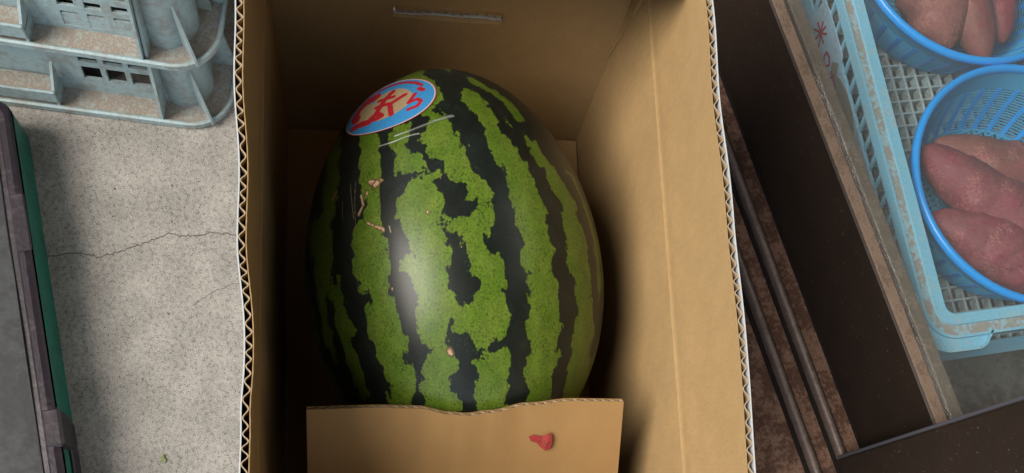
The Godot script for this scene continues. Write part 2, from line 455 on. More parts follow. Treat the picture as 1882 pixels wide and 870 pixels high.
	corrugated("flap", box, BZ0 + 0.004, BZ1 - 0.002, 0.0, 1.0, lf, Vector3(-1, 0, 0), BT, 0.0098, 18)
	var rf := func(u, v):
		var h: float = hv.call(v)
		var t := (h - BH) / (FH - BH)
		return Vector3(lerp(BX1, interp(rt, u), t) - crease.call(h) + 0.0022 * sin(t * PI) + 0.0005 * t * sin(u * 57.0), h + 0.0006 * t * sin(u * 47.0 + 1.0), u)
	corrugated("flap", box, BZ0 + 0.004, BZ1 - 0.002, 0.0, 1.0, rf, Vector3(1, 0, 0), BT, 0.0098, 18)
	# back flap, leaning in over the box
	var bdir := Vector3(0, 0.082, 0.078)
	var bf := func(u, v): return Vector3(u, BH + 0.002, BZ0 + 0.002) + bdir * v + Vector3(0, 0.0008 * sin(u * 30.0), 0.0000)
	corrugated("flap", box, BX0 + 0.006, BX1 - 0.004, 0.0, 1.0, bf, Vector3(0, 0.69, -0.72), 0.005, 0.0093, 4)

# loose panel leaning on the end of the melon; its upper edge is dented by the melon
func build_panel() -> void:
	var t := thing("cardboard_sheet", "loose brown corrugated cardboard sheet leaning against the watermelon's end, a red scrap on it", "cardboard")
	var dent := [[-0.03, 0.0], [0.03, -0.0015], [0.06, -0.0005], [0.085, 0.0045], [0.097, 0.0056], [0.115, 0.0035], [0.145, -0.0025], [0.18, -0.006], [0.23, -0.0055]]
	var ff := func(u, v): # v: 0 at the foot, 1 at the upper edge
		var xx: float = lerp(-0.0225, -0.0222, v) + (u + 0.03) / 0.26 * lerp(0.254, 0.2440, v)
		var z: float = lerp(-0.0345, -0.1530, v) + interp(dent, xx) * v * v
		var h: float = lerp(0.105, 0.215, v) + 0.0016 * exp(-pow((xx - 0.1) / 0.05, 2.0)) * v * v + 0.0006 * sin(xx * 30.0 + v * 4.0)
		return Vector3(xx, h, z)
	var c := corrugated("board", t, -0.03, 0.23, 0.0, 1.0, ff, Vector3(0, -0.74, -0.67), 0.0048, 0.0086, 14, 0.00001)
	for k in c.get_children():
		if k.name != "fluting": (k.mesh as ArrayMesh).surface_set_material(0, M.kraft_brown)
		c.remove_child(k); t.add_child(k)
	t.remove_child(c); c.queue_free()

# ---------------------------------------------------------------- watermelon
const MC := Vector3(0.1, 0.13747, -0.2905)
const MA := Vector3(-0.09706598, 0.1476581, -0.98426383)
const MS := Vector3(0.99517244, 0, -0.09814177)
const MU := Vector3(0.01449143, 0.98903846, 0.14694528)
const ML := 0.1729
const MR := 0.1268

func melon_at(phi: float, th: float, lift := 0.0) -> Vector3:
	var r := MR * sin(th) * (1.0 - 0.0545 * cos(th)) + lift * sin(th)
	r *= 1.0 + 0.004 * sin(phi * 3.0 + 1.0) * sin(th)
	return MC + MA * ((ML + lift) * cos(th)) + MS * (r * cos(phi)) + MU * (r * sin(phi))

func melon_texture() -> ImageTexture:
	var mw := 1024; var mh := 512
	var mask := PackedByteArray(); mask.resize(mw * mh)
	for y in mh:
		var th := PI * (y + 0.5) / mh
		for x in mw:
			var phi := TAU * (x + 0.5) / mw
			if phi < 0.42 or phi > 2.86 or th < 0.44 or th > 2.36:
				var q := phi * 11.0 / TAU + (nc(x, y) - 0.5) * 0.5 + (nf(x >> 1, y >> 1) - 0.5) * 0.5
				var w := 0.27 * smoothstep(0.03, 0.5, sin(th))
				mask[y * mw + x] = 255 if absf(q - floor(q) - 0.5) < w else 0
	for poly in MELON_PATCHES:
		var n: int = poly.size() / 2
		var y0 := 9999; var y1 := 0
		for i in n:
			var py := int(poly[i * 2 + 1] / 500.0 / PI * mh)
			y0 = mini(y0, py); y1 = maxi(y1, py)
		for y in range(maxi(0, y0), mini(mh - 1, y1) + 1):
			var xs := []
			for i in n:
				var j := (i + 1) % n
				var ax: float = poly[i * 2] / 500.0 / TAU * mw; var ay: float = poly[i * 2 + 1] / 500.0 / PI * mh
				var bx: float = poly[j * 2] / 500.0 / TAU * mw; var by: float = poly[j * 2 + 1] / 500.0 / PI * mh
				if (ay <= y + 0.5) != (by <= y + 0.5): xs.append(ax + (y + 0.5 - ay) / (by - ay) * (bx - ax))
			xs.sort()
			for k in range(0, xs.size() - 1, 2):
				for x in range(maxi(0, int(xs[k] + 0.5)), mini(mw - 1, int(xs[k + 1] + 0.5)) + 1): mask[y * mw + x] = 255
	# round the lobes: two box blurs
	var soft := PackedByteArray(); soft.resize(mw * mh)
	var rad := 4
	for pass_ in 2:
		for y in mh:
			var acc := 0
			for x in range(-rad, rad + 1): acc += mask[y * mw + clampi(x, 0, mw - 1)]
			for x in mw:
				soft[y * mw + x] = acc / (2 * rad + 1)
				acc += mask[y * mw + mini(x + rad + 1, mw - 1)] - mask[y * mw + maxi(x - rad, 0)]
		for x in mw:
			var acc := 0
			for y in range(-rad, rad + 1): acc += soft[clampi(y, 0, mh - 1) * mw + x]
			for y in mh:
				mask[y * mw + x] = acc / (2 * rad + 1)
				acc += soft[mini(y + rad + 1, mh - 1) * mw + x] - soft[maxi(y - rad, 0) * mw + x]
	var NS := seamless(0.028, 2, 77)
	var W := 2048; var H := 1024
	var d := PackedByteArray(); d.resize(W * H * 3)
	var k := 0
	for y in H:
		for x in W:
			var f1: int = NS[(y & 511) * 512 + (x & 511)]
			var f2: int = NS[((y + 133) & 511) * 512 + ((x + 257) & 511)]
			var f3: int = NF[((y * 4 + 60) & 511) * 512 + ((x * 3 + 9) & 511)]
			var f4: int = NS[((y * 3 + 71) & 511) * 512 + ((x * 3 + 313) & 511)]
			var c1: int = NC[((y * 2) & 511) * 512 + ((x * 2) & 511)]
			var sx := (x + (f1 - 128) * 0.10) * 0.5 - 0.5
			var sy := (y + (f2 - 128) * 0.10) * 0.5 - 0.5
			var ix := clampi(int(sx), 0, mw - 2); var iy := clampi(int(sy), 0, mh - 2)
			var tx := clampf(sx - ix, 0.0, 1.0); var ty := clampf(sy - iy, 0.0, 1.0)
			var o := iy * mw + ix
			var mv := (mask[o] * (1.0 - tx) + mask[o + 1] * tx) * (1.0 - ty) + (mask[o + mw] * (1.0 - tx) + mask[o + mw + 1] * tx) * ty
			mv += (f3 - 128) * 0.24 + (f4 - 128) * 0.22
			var green := smoothstep(136.0, 166.0, mv)
			var t := (c1 - 128) / 128.0
			var v := 1.0 + (f3 - 128) / 128.0 * 0.16 + (f1 - 128) / 128.0 * 0.08
			if f3 < 80 and f2 < 120: v *= 0.82
			if absi(f4 - 128) < 7 and f3 < 140: v *= 0.84
			var v2 := 1.0 + (f3 - 128) / 128.0 * 0.24 + t * 0.25
			if f3 > 178 and f1 > 150: v2 += 0.5
			var r := lerpf(20 * v2, (79 + 10 * t) * v, green)
			var g := lerpf(26 * v2, (101 + 5 * t) * v, green)
			var b := lerpf(22 * v2, (29 + 8 * t) * v, green)
			d[k] = clampi(int(r), 0, 255); d[k + 1] = clampi(int(g), 0, 255); d[k + 2] = clampi(int(b), 0, 255)
			k += 3
	var im := Image.create_from_data(W, H, false, Image.FORMAT_RGB8, d)
	# dry corky scars and specks on the rind
	var sc := 2048.0 / TAU / 500.0
	for s in [[1108, 620, 1063, 625, 5.0], [1090, 632, 1078, 626, 6.0], [1280, 637, 1255, 616, 4.0], [1147, 693, 1129, 673, 3.0], [1129, 673, 1139, 650, 3.4], [1117, 651, 1116, 648, 4.0], [1113, 717, 1085, 730, 2.6], [1085, 730, 1058, 739, 3.2], [918, 718, 917, 716, 4.0], [904, 1028, 897, 1034, 6.5], [1040, 735, 1036, 748, 1.6], [560, 700, 560, 701, 1.2], [870, 640, 870, 641, 1.2], [1240, 840, 1240, 842, 2.0], [1120, 860, 1120, 861, 1.8], [1050, 870, 1050, 871, 2.2], [760, 560, 760, 561, 1.3], [830, 800, 830, 801, 1.2]]:
		stroke(im, [Vector2(s[0], s[1]) * sc, Vector2(s[2], s[3]) * sc], s[4] * 0.80, rgb(74, 66, 38), 1.0)
		stroke(im, [Vector2(s[0], s[1]) * sc, Vector2(s[2], s[3]) * sc], s[4] * 0.5, rgb(140, 110, 84), 1.1)
		stroke(im, [Vector2(s[0], s[1]) * sc + Vector2(1, -1), Vector2(s[2], s[3]) * sc], s[4] * 0.25, rgb(178, 144, 118), 1.3)
	# long fine scratches left of the scars
	for s in [[1190, 610, 1165, 700, 0.8], [1168, 610, 1158, 720, 0.7], [1220, 650, 1215, 690, 0.7]]:
		stroke(im, [Vector2(s[0], s[1]) * sc, Vector2(s[2], s[3]) * sc], s[4], rgb(120, 104, 84), 0.3)
	im.generate_mipmaps()
	return ImageTexture.create_from_image(im)

func stroke(im: Image, pts: Array, w: float, c: Color, rough := 0.0) -> void:
	for i in pts.size() - 1:
		var a: Vector2 = pts[i]; var b: Vector2 = pts[i + 1]
		var n := maxi(1, int(a.distance_to(b) / maxf(0.7, w * 0.25)))
		for k in n + 1:
			var p := a.lerp(b, float(k) / n)
			var r := w * (1.0 + rough * (nf(int(p.x * 9.0), int(p.y * 9.0)) - 0.5) * 2.0)
			p += Vector2(nf(int(p.x * 5), int(p.y * 3)) - 0.5, nf(int(p.x * 3) + 99, int(p.y * 5)) - 0.5) * w * rough * 2.0
			for yy in range(int(p.y - r - 1), int(p.y + r + 2)):
				for xx in range(int(p.x - r - 1), int(p.x + r + 2)):
					if xx < 0 or yy < 0 or xx >= im.get_width() or yy >= im.get_height(): continue
					if Vector2(xx + 0.5, yy + 0.5).distance_to(p) <= r: im.set_pixel(xx, yy, c)

func uv_grid(st: SurfaceTool, us: Array, vs: Array, f: Callable, uvf: Callable) -> void:
	var n := us.size()
	for v in vs:
		for u in us:
			st.set_smooth_group(0)
			st.set_uv(uvf.call(u, v))
			st.add_vertex(f.call(u, v))
	for j in vs.size() - 1:
		for i in n - 1:
			for q in [j * n + i, (j + 1) * n + i, (j + 1) * n + i + 1, j * n + i, (j + 1) * n + i + 1, j * n + i + 1]: st.add_index(q)

func build_melon() -> void:
	var t := thing("watermelon", "large dark green striped oval watermelon with a blue oval sticker, lying in the cardboard box", "watermelon", MC)
	var st := new_st()
	uv_grid(st, lin(0, TAU, 180), lin(0.0008, PI - 0.0008, 110), func(u, v): return melon_at(u, v) - MC, func(u, v): return Vector2(u / TAU, v / PI))
	st.generate_normals()
	var mm := mat(Color.WHITE, 0.36, 0.0, 0.42)
	mm.albedo_texture = melon_texture()
	var mesh := st.commit()
	mesh.surface_set_material(0, mm)
	put("rind", mesh, t)
	# oval paper sticker
	var sw := 512; var sh := 360
	var im := Image.create(sw, sh, false, Image.FORMAT_RGB8)
	var blue := rgb(56, 132, 188); var red := rgb(166, 34, 46); var tan_ := rgb(160, 140, 108); var pale := rgb(214, 190, 182)
	var P := func(x: float, y: float) -> Vector2: return Vector2(256 + x * 246, 180 + y * 172)
	for y in sh:
		for x in sw:
			var q := Vector2((x + 0.5 - 256) / 250.0, (y + 0.5 - 180) / 176.0)
			var r := q.length()
			var c := blue
			if r > 0.972: c = rgb(150, 84, 84)
			elif r > 0.955: c = pale
			var q2 := Vector2((q.x + 0.10) / 0.62, (q.y + 0.02) / 0.62)
			if q2.length() < 1.0 and r < 0.9: c = tan_
			var w := 1.0 + (nf(x, y) - 0.5) * 0.10
			im.set_pixel(x, y, Color(c.r * w, c.g * w, c.b * w))
	stroke(im, [P.call(-0.33, -0.28), P.call(-0.28, -0.52), P.call(-0.1, -0.66), P.call(0.14, -0.68), P.call(0.36, -0.55), P.call(0.52, -0.33)], 13, blue)
	stroke(im, [P.call(-0.66, -0.5), P.call(-0.46, -0.72), P.call(-0.15, -0.85), P.call(0.15, -0.86), P.call(0.42, -0.74), P.call(0.58, -0.6)], 9, rgb(150, 44, 60), 0.35)
	stroke(im, [P.call(-0.34, -0.46), P.call(-0.56, -0.36), P.call(-0.7, -0.12), P.call(-0.68, 0.16), P.call(-0.58, 0.3)], 27, red, 0.12)
	stroke(im, [P.call(-0.58, 0.62), P.call(-0.4, 0.56), P.call(-0.18, 0.56)], 19, red, 0.2)
	stroke(im, [P.call(0.03, -0.5), P.call(-0.04, -0.2), P.call(-0.08, 0.3), P.call(-0.16, 0.44), P.call(-0.06, 0.54), P.call(0.06, 0.44), P.call(-0.06, 0.3)], 14, red)
	stroke(im, [P.call(-0.16, -0.22), P.call(0.12, -0.26)], 11, red)
	stroke(im, [P.call(-0.15, 0.04), P.call(0.1, 0.0)], 11, red)
	stroke(im, [P.call(0.34, -0.26), P.call(0.13, 0.04), P.call(0.26, 0.46)], 12, red)
	stroke(im, [P.call(0.56, -0.46), P.call(0.66, -0.38)], 12, red)
	stroke(im, [P.call(0.54, -0.24), P.call(0.50, 0.1), P.call(0.64, -0.02), P.call(0.74, 0.08), P.call(0.71, 0.26), P.call(0.56, 0.36)], 10, red)
	im.generate_mipmaps()
	var sm := mat(Color.WHITE, 0.42, 0.0, 0.4)
	sm.albedo_texture = ImageTexture.create_from_image(im)
	var e0 := Vector3(0.76691042, 0.63661707, 0.08103775)
	var e1 := Vector3(-0.35922889, 0.32121152, 0.87622929)
	var sc := Vector3(0.0388, 0.2215, -0.3980)
	var on := func(x: float, y: float, lift: float) -> Vector3:
		var p := sc + e0 * x + e1 * y - MC
		var tt := clampf(p.dot(MA) / ML, -0.999, 0.999)
		return melon_at(atan2(p.dot(MU), p.dot(MS)), acos(tt), lift) - MC
	st = new_st()
	uv_grid(st, lin(0.0, 1.0, 10), lin(0, TAU, 64), func(u, v):
		var wr := 0.0006 * exp(-pow((u * cos(v) + 0.05) / 0.03, 2.0)) * smoothstep(0.3, 0.9, u * sin(v)) * 2.5
		return on.call(0.0475 * u * cos(v), 0.0335 * u * sin(v), 0.0007 + wr), func(u, v): return Vector2(0.5 + 0.488 * u * cos(v), 0.5 + 0.488 * u * sin(v)))
	st.generate_normals()
	mesh = st.commit(); mesh.surface_set_material(0, sm)
	var s := put("sticker", mesh, t)
	s.set_meta("label", "blue oval paper sticker with red hand-brushed lettering")
	# two glossy ridges of clear tape below the sticker
	var clear := mat(Color(0.80, 0.82, 0.78, 0.13), 0.25)
	clear.transparency = BaseMaterial3D.TRANSPARENCY_ALPHA
	for l in [[2.163, 1.061, 1.857, 1.032, 0.0007], [2.048, 1.022, 1.589, 0.942, 0.0009], [1.75, 0.958, 1.60, 0.936, 0.0006]]:
		var pts := []
		for i in 13: pts.append(melon_at(lerp(float(l[0]), float(l[2]), i / 12.0), lerp(float(l[1]), float(l[3]), i / 12.0) + 0.004 * sin(i * 0.5), 0.0006) - MC)
		st = new_st()
		tube(st, pts, l[4], false, 5)
		obj("tape_ridge", st, clear, t)

# ---------------------------------------------------------------- outdoor crates, upside down and nested
func build_crate(label: String, at: Vector3, yaw: float) -> Node3D:
	# local frame: origin at the front right corner of the flange, x to the right, z outwards
	var t := thing("plastic_crate", label, "crate", at, Basis(Vector3.UP, yaw), "crates stacked upside down")
	var W := 0.50; var D := 0.36; var HH := 0.24
	var st := new_st()
	# flange: broad ledge with a thin upright lip
	loft(st, [rrect(-W + 0.03, -0.03, -D + 0.03, -0.03, 0.02, 0.001, 8), rrect(-W, 0, -D, 0, 0.042, 0.001, 8), rrect(-W, 0, -D, 0, 0.042, 0.0075, 8), rrect(-W + 0.0022, -0.0022, -D + 0.0022, -0.0022, 0.040, 0.0085, 8), rrect(-W + 0.004, -0.004, -D + 0.004, -0.004, 0.038, 0.0075, 8), rrect(-W + 0.0045, -0.0045, -D + 0.0045, -0.0045, 0.038, 0.005, 8)])
	obj("flange", st, M.crate, t)
	st = new_st()
	loft(st, [rrect(-W + 0.0045, -0.0045, -D + 0.0045, -0.0045, 0.038, 0.005, 8), rrect(-W + 0.03, -0.03, -D + 0.03, -0.03, 0.02, 0.0052, 8)])
	obj("ledge", st, M.crate_dust, t)
	# front and side walls with square openings
	var lean := 0.10
	var us := [-W + 0.05]
	var holes := {}
	var x := -0.137
	us.append(x)
	for i in 3:
		holes[us.size() - 1] = true
		us.append(x + 0.0175)
		us.append(x + 0.0225)
		x += 0.0225
	us.append(-0.04)
	var vs := [0.005, 0.025]
	var hrow := {}
	var y := 0.025
	for i in 7:
		hrow[vs.size() - 1] = true
		vs.append(y + 0.0185); vs.append(y + 0.026)
		y += 0.026
	vs.append(HH)
	st = new_st()
	perforated(st, us, vs, func(i, j): return holes.has(i) and hrow.has(j), func(u, v): return Vector3(u, v, -0.024 - lean * v), Vector3(0, 0, -0.0028))
	obj("front_wall", st, M.crate, t)
	var us2 := [-D + 0.05]
	var holes2 := {}
	x = -D + 0.07
	us2.append(x)
	for i in 12:
		holes2[us2.size() - 1] = true
		us2.append(x + 0.0145); us2.append(x + 0.0185); x += 0.0185
	us2.append(-0.04)
	st = new_st()
	perforated(st, us2, vs, func(i, j): return holes2.has(i) and hrow.has(j), func(u, v): return Vector3(-0.024 - lean * v, v, u), Vector3(-0.0028, 0, 0))
	obj("side_wall", st, M.crate, t)
	st = new_st()
	for q in [[Vector3(-W + 0.04, 0.005, -D + 0.024), Vector3(W - 0.08, 0, 0)], [Vector3(-W + 0.024, 0.005, -D + 0.04), Vector3(0, 0, D - 0.08)]]:
		var inn: Vector3 = Vector3(0, HH, 0) + (Vector3(0, 0, lean * HH) if q[1].x > 0 else Vector3(lean * HH, 0, 0))
		obox(st, q[0], q[1], inn, Vector3(0, 0, 0.0028) if q[1].x > 0 else Vector3(0.0028, 0, 0))
	obj("rear_wall", st, M.crate, t)
	# base panel, on top as the crate is upside down
	st = new_st()
	abox(st, Vector3(-W + 0.046, HH, -D + 0.046), Vector3(-0.046, HH + 0.003, -0.046))
	obj("base_panel", st, M.crate, t)
	# rounded corner posts
	for c in [[-0.047, -0.047], [-W + 0.047, -0.047], [-0.047, -D + 0.047], [-W + 0.047, -D + 0.047]]:
		st = new_st()
		var rings := []
		for k in 8:
			var h := 0.005 + (HH - 0.005) * k / 7.0
			var ring := []
			for i in 20: ring.append(Vector3(c[0] + (0.0 if c[0] < -0.2 else -lean * h * 0.5) + 0.0265 * cos(TAU * i / 20) * (1.0 - 0.14 * k / 7.0), h, c[1] - lean * h * 0.5 + 0.0265 * sin(TAU * i / 20) * (1.0 - 0.14 * k / 7.0)))
			rings.append(ring)
		loft(st, rings, false, true, 2)
		obj("corner_post", st, M.crate, t)
	# ribs standing on the flange
	var prof := PackedVector2Array([Vector2(0, 0), Vector2(0.0215, 0), Vector2(0.0225, 0.004), Vector2(0.019, 0.09), Vector2(0.012, HH - 0.02), Vector2(0, HH - 0.01)])
	for rx in [-0.066, -0.355, -0.435]:
		st = new_st()
		polyplate(st, prof, Vector3(rx, 0.0052, -0.0245), Vector3(0, 0, 1), Vector3(0, 1, -lean), Vector3(0.0026, 0, 0))
		obj("rib", st, M.crate, t)
	for rz in [-0.075, -0.18, -0.29]:
		st = new_st()
		polyplate(st, prof, Vector3(-0.0245, 0.0052, rz), Vector3(1, 0, 0), Vector3(-lean, 1, 0), Vector3(0, 0, 0.0026))
		obj("rib", st, M.crate, t)
	st = new_st()
	var cp := PackedVector2Array([Vector2(0, 0), Vector2(0.0275, 0), Vector2(0.026, 0.006), Vector2(0.003, 0.052), Vector2(0, 0.054)])
	polyplate(st, cp, Vector3(-0.034, 0.0052, -0.026), Vector3(0.62, 0, 0.78), Vector3(-0.04, 1, -0.04), Vector3(0.0016, 0, -0.0013))
	obj("corner_rib", st, M.crate, t)
	# shelf-like hand grip to the left of the openings
	var grip := Node3D.new(); grip.name = "hand_grip"; t.add_child(grip)
	st = new_st()
	var gh := 0.024
	var gx0 := -0.345; var gx1 := -0.160
	perforated(st, [gx0, gx0 + 0.02, gx0 + 0.028, gx1 - 0.065, gx1 - 0.057, gx1], [0.0, 0.006, 0.0125, 0.019], func(i, j): return j == 1 and (i == 1 or i == 3), func(u, v): return Vector3(u, gh, -0.025 + v), Vector3(0, -0.0025, 0))
	obj("shelf", st, M.crate_dust, grip)
	st = new_st()
	abox(st, Vector3(gx0, gh - 0.012, -0.0058), Vector3(gx1, gh + 0.006, -0.0032), 0.0006)
	obj("lip", st, M.crate, grip)
	for gx in [gx0, gx1 - 0.0026]:
		st = new_st()
		polyplate(st, PackedVector2Array([Vector2(0, 0.0), Vector2(0.0215, 0.0), Vector2(0.0188, gh - 0.008), Vector2(0.0188, gh + 0.001), Vector2(0.0, gh + 0.022)]), Vector3(gx, 0.0053, -0.0248), Vector3(0, 0, 1), Vector3(0, 1, 0), Vector3(0.0026, 0, 0))
		obj("end_plate", st, M.crate, grip)
	return t

# ---------------------------------------------------------------- low green container with a dark lid
func build_container() -> void:
	var dirv := Vector3(0.1868, 0, 0.9824)   # along the visible edge, towards the viewer
	var rightv := Vector3(0.9824, 0, -0.1868)
	var b := Basis(rightv, Vector3.UP, dirv)
	var t := thing("storage_container", "low green plastic container under a dusty dark grey lid on the concrete", "container", Vector3(-0.2962, 0, -0.484), b)
	var st := new_st()
	loft(st, [rrect(-0.35, 0.001, 0.002, 0.62, 0.02, 0.0005), rrect(-0.352, 0.0, 0.0, 0.622, 0.02, 0.0465)], true, false)
	obj("body", st, M.green, t)
	st = new_st()
	var lo := [[0.0005, 0.0466], [-0.0002, 0.0515], [0.0015, 0.0545], [0.005, 0.0555], [0.0095, 0.0555], [0.0115, 0.053], [0.0155, 0.0527], [0.0168, 0.0543]]
	var loops := []
	for q in lo: loops.append(rrect(-0.352 + q[0], -q[0] - 0.0008, q[0] + 0.0008, 0.622 - q[0], 0.021 - q[0] * 0.5, q[1]))
	loft(st, loops)
	obj("lid_rim", st, M.lid_rim, t)
	st = new_st()
	grid(st, lin(-0.3345, -0.0170, 24), lin(0.0170, 0.6045, 30), func(u, v): return Vector3(u, 0.0543 + 0.0006 * sin(u * 60.0 + v * 9.0) + 0.0007 * sin(v * 33.0), v))
	obj("lid_panel", st, M.lid, t)
	# cracked clip hooked over the rim
	st = new_st()
	abox(st, Vector3(-0.012, 0.020, 0.300), Vector3(0.0035, 0.0568, 0.335), 0.0025)
	abox(st, Vector3(0.0005, 0.004, 0.306), Vector3(0.0030, 0.030, 0.36), 0.001)
	obj("clip", st, M.lid_rim, t)
	st = new_st()
	abox(st, Vector3(-0.0115, 0.0535, 0.10), Vector3(0.0012, 0.0575, 0.155), 0.0012)
	obj("hinge", st, M.lid_rim, t)

# ---------------------------------------------------------------- sliding doors
const DA := Vector3(0.52715, 0, -0.15425)
const DD := Vector3(-0.26897, 0, -0.96315)   # along the track, away
const DM := Vector3(0.96315, 0, -0.26897)    # into the shop

func dp(s: float, m: float, h: float) -> Vector3: return DA + DD * s + DM * m + Vector3(0, h, 0)
func dbox(st: SurfaceTool, s0: float, s1: float, m0: float, m1: float, h0: float, h1: float, ch := 0.0) -> void:
	obox(st, dp(s0, m0, h0), DD * (s1 - s0), DM * (m1 - m0), Vector3(0, h1 - h0, 0), ch)

func build_doors() -> void:
	# inner leaf: wide bottom rail, glass, stiles, top rail
	var t := thing("sliding_glass_door", "dark bronze sliding door with a wide bottom rail and clear pane, on the inner track", "door")
	var s0 := -0.10; var s1 := 0.80
	var st := new_st()
	dbox(st, s0, s1, 0.0, 0.030, 0.022, 0.150, 0.0012)
	var rail := obj("bottom_rail", st, M.bronze, t)
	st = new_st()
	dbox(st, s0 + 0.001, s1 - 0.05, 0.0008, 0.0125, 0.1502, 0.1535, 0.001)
	obj("outer_bead", st, M.bronze_lit, rail)
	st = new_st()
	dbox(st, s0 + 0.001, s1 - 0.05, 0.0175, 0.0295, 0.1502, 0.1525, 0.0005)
	obj("inner_bead", st, M.bronze_sheen, rail)
	st = new_st()
	dbox(st, s0, s1, 0.0127, 0.0173, 0.1503, 1.78)
	obj("pane", st, M.glass, t)
	st = new_st()
	dbox(st, s1 - 0.045, s1, -0.0005, 0.0305, 0.15, 1.78, 0.001)
	obj("stile", st, M.bronze, t)
	st = new_st()
	dbox(st, s0, s1, 0.0, 0.030, 1.781, 1.84, 0.001)
	obj("top_rail", st, M.bronze, t)
	# outer leaf: its leading stile stands on the outer rail
	t = thing("sliding_glass_door", "dark bronze sliding door leaf whose tall stile stands on the outer rail", "door")
	st = new_st()
	dbox(st, -0.105, -0.0075, -0.0335, -0.005, 0.022, 1.84, 0.0015)
	var sti := obj("stile", st, M.bronze, t)
	st = new_st()
	dbox(st, -0.0073, -0.0040, -0.0315, -0.0215, 0.024, 1.83, 0.0008)
	dbox(st, -0.0073, -0.0050, -0.0165, -0.0075, 0.024, 1.83, 0.0008)
	obj("pile_strip", st, M.pile, sti)
	st = new_st()
	dbox(st, -0.95, -0.106, -0.0335, -0.005, 0.022, 0.150, 0.001)
	obj("bottom_rail", st, M.bronze, t)
	st = new_st()
	dbox(st, -0.95, -0.106, -0.022, -0.017, 0.151, 1.78)
	obj("pane", st, M.glass, t)
	st = new_st()
	dbox(st, -0.95, -0.106, -0.0335, -0.005, 1.781, 1.84, 0.001)
	obj("top_rail", st, M.bronze, t)
	# the track: three raised aluminium rails on the sill
	t = thing("door_track", "grimy aluminium double rail track set in the dirty door sill", "door track")
	for m in [-0.052, -0.0188, 0.015]:
		st = new_st()
		var prof := [Vector2(-0.0085, 0.006), Vector2(-0.0085, 0.0085), Vector2(-0.0046, 0.0085), Vector2(-0.0042, 0.0145), Vector2(-0.0026, 0.0166), Vector2(0.0, 0.0172), Vector2(0.0026, 0.0166), Vector2(0.0042, 0.0145), Vector2(0.0046, 0.0085), Vector2(0.0085, 0.0085), Vector2(0.0085, 0.006)]
		for i in prof.size() - 1:
			if i == 0 or i == 1 or i == 8 or i == 9: continue
			var a: Vector2 = prof[i]; var c: Vector2 = prof[i + 1]
			for k in 24:
				var p := -0.9 + 1.75 * k / 24.0; var q := -0.9 + 1.75 * (k + 1) / 24.0
				quad(st, dp(p, m + a.x, a.y), dp(q, m + a.x, a.y), dp(q, m + c.x, c.y), dp(p, m + c.x, c.y), 4)
		obj("rail", st, M.rail, t)
		for side in [-1.0, 1.0]:
			st = new_st()
			dbox(st, -0.9, 0.85, m + side * 0.0049, m + side * 0.0085, 0.005, 0.0082, 0.0004)
			obj("gasket", st, M.seal_black, t)

func build_setting() -> void:
	var st := new_st()
	grid(st, [-12.0, -1.0, 0.36, 12.0], [-12.0, -1.5, 0.6, 12.0], func(u, v): return Vector3(u, 0, v))
	var g := obj("ground", st, M.concrete, self)
	struct(g)
	# fine crack across the concrete
	for line in [[Vector2(-0.285, -0.345), Vector2(-0.270, -0.347), Vector2(-0.238, -0.351), Vector2(-0.222, -0.346), Vector2(-0.207, -0.352), Vector2(-0.196, -0.356), Vector2(-0.184, -0.361), Vector2(-0.172, -0.367), Vector2(-0.160, -0.372), Vector2(-0.140, -0.370), Vector2(-0.120, -0.374), Vector2(-0.095, -0.373), Vector2(-0.06, -0.378)], [Vector2(-0.135, -0.30), Vector2(-0.118, -0.313), Vector2(-0.10, -0.322), Vector2(-0.08, -0.326)]]:
		st = new_st()
		var thin: float = 0.00035 if line.size() > 5 else 0.00018
		var pts := []
		for i in line.size() - 1:
			for k in 8:
				var p: Vector2 = line[i].lerp(line[i + 1], k / 8.0)
				pts.append(p + Vector2(rng.randf_range(-0.0008, 0.0008), rng.randf_range(-0.0011, 0.0011)))
		for i in pts.size() - 1:
			var a: Vector2 = pts[i]; var c: Vector2 = pts[i + 1]
			var w0 := Vector3(0, 0, thin * (0.6 + nf(i * 9, 3) * 1.5)); var w1 := Vector3(0, 0, thin * (0.6 + nf(i * 9 + 9, 3) * 1.5))
			quad(st, Vector3(a.x, 0.0004, a.y) - w0, Vector3(a.x, 0.0004, a.y) + w0, Vector3(c.x, 0.0004, c.y) + w1, Vector3(c.x, 0.0004, c.y) - w1)
		obj("crack", st, mat(rgb(84, 79, 74), 1.0, 0.0, 0.1), g)
	# door sill and shop floor
	st = new_st()
	dbox(st, -1.0, 1.0, -0.16, 0.045, 0.0, 0.0052, 0.001)
	struct(obj("door_sill", st, M.sill, self))
	st = new_st()
	dbox(st, -1.6, 1.6, 0.0455, 2.2, -0.02, 0.004)
	struct(obj("shop_floor", st, M.shop_floor, self))
	# the shop around the door: side walls, rear wall, ceiling, lintel; an added overhang blocks sky light
	st = new_st()
	dbox(st, 0.86, 1.5, -0.05, 0.08, 0.006, 2.5)
	dbox(st, -1.6, -0.96, -0.05, 0.08, 0.006, 2.5)
	dbox(st, -0.96, 0.86, -0.05, 0.08, 1.86, 2.5)
	struct(obj("shop_wall", st, M.plaster, self))
	st = new_st()
	dbox(st, -1.6, 1.5, 2.2, 2.3, 0.006, 2.5)
	dbox(st, -1.7, -1.601, 0.081, 2.3, 0.006, 2.5)
	dbox(st, 1.501, 1.6, 0.081, 2.3, 0.006, 2.5)
	struct(obj("room_wall", st, M.plaster, self))
	st = new_st()
	dbox(st, -1.7, 1.6, 0.081, 2.3, 2.501, 2.56)
	struct(obj("ceiling", st, M.plaster, self))
	st = new_st()
	dbox(st, -5.0, 5.0, SKY_BLOCK_REACH, 0.07, 2.30, 2.36, 0.01)  # out of view; length and reach chosen to shut off the sky overhead
	tag(obj("added_eaves", st, M.soffit, self), "unseen brown overhang added above the shop front to block sky light", "added_eaves")

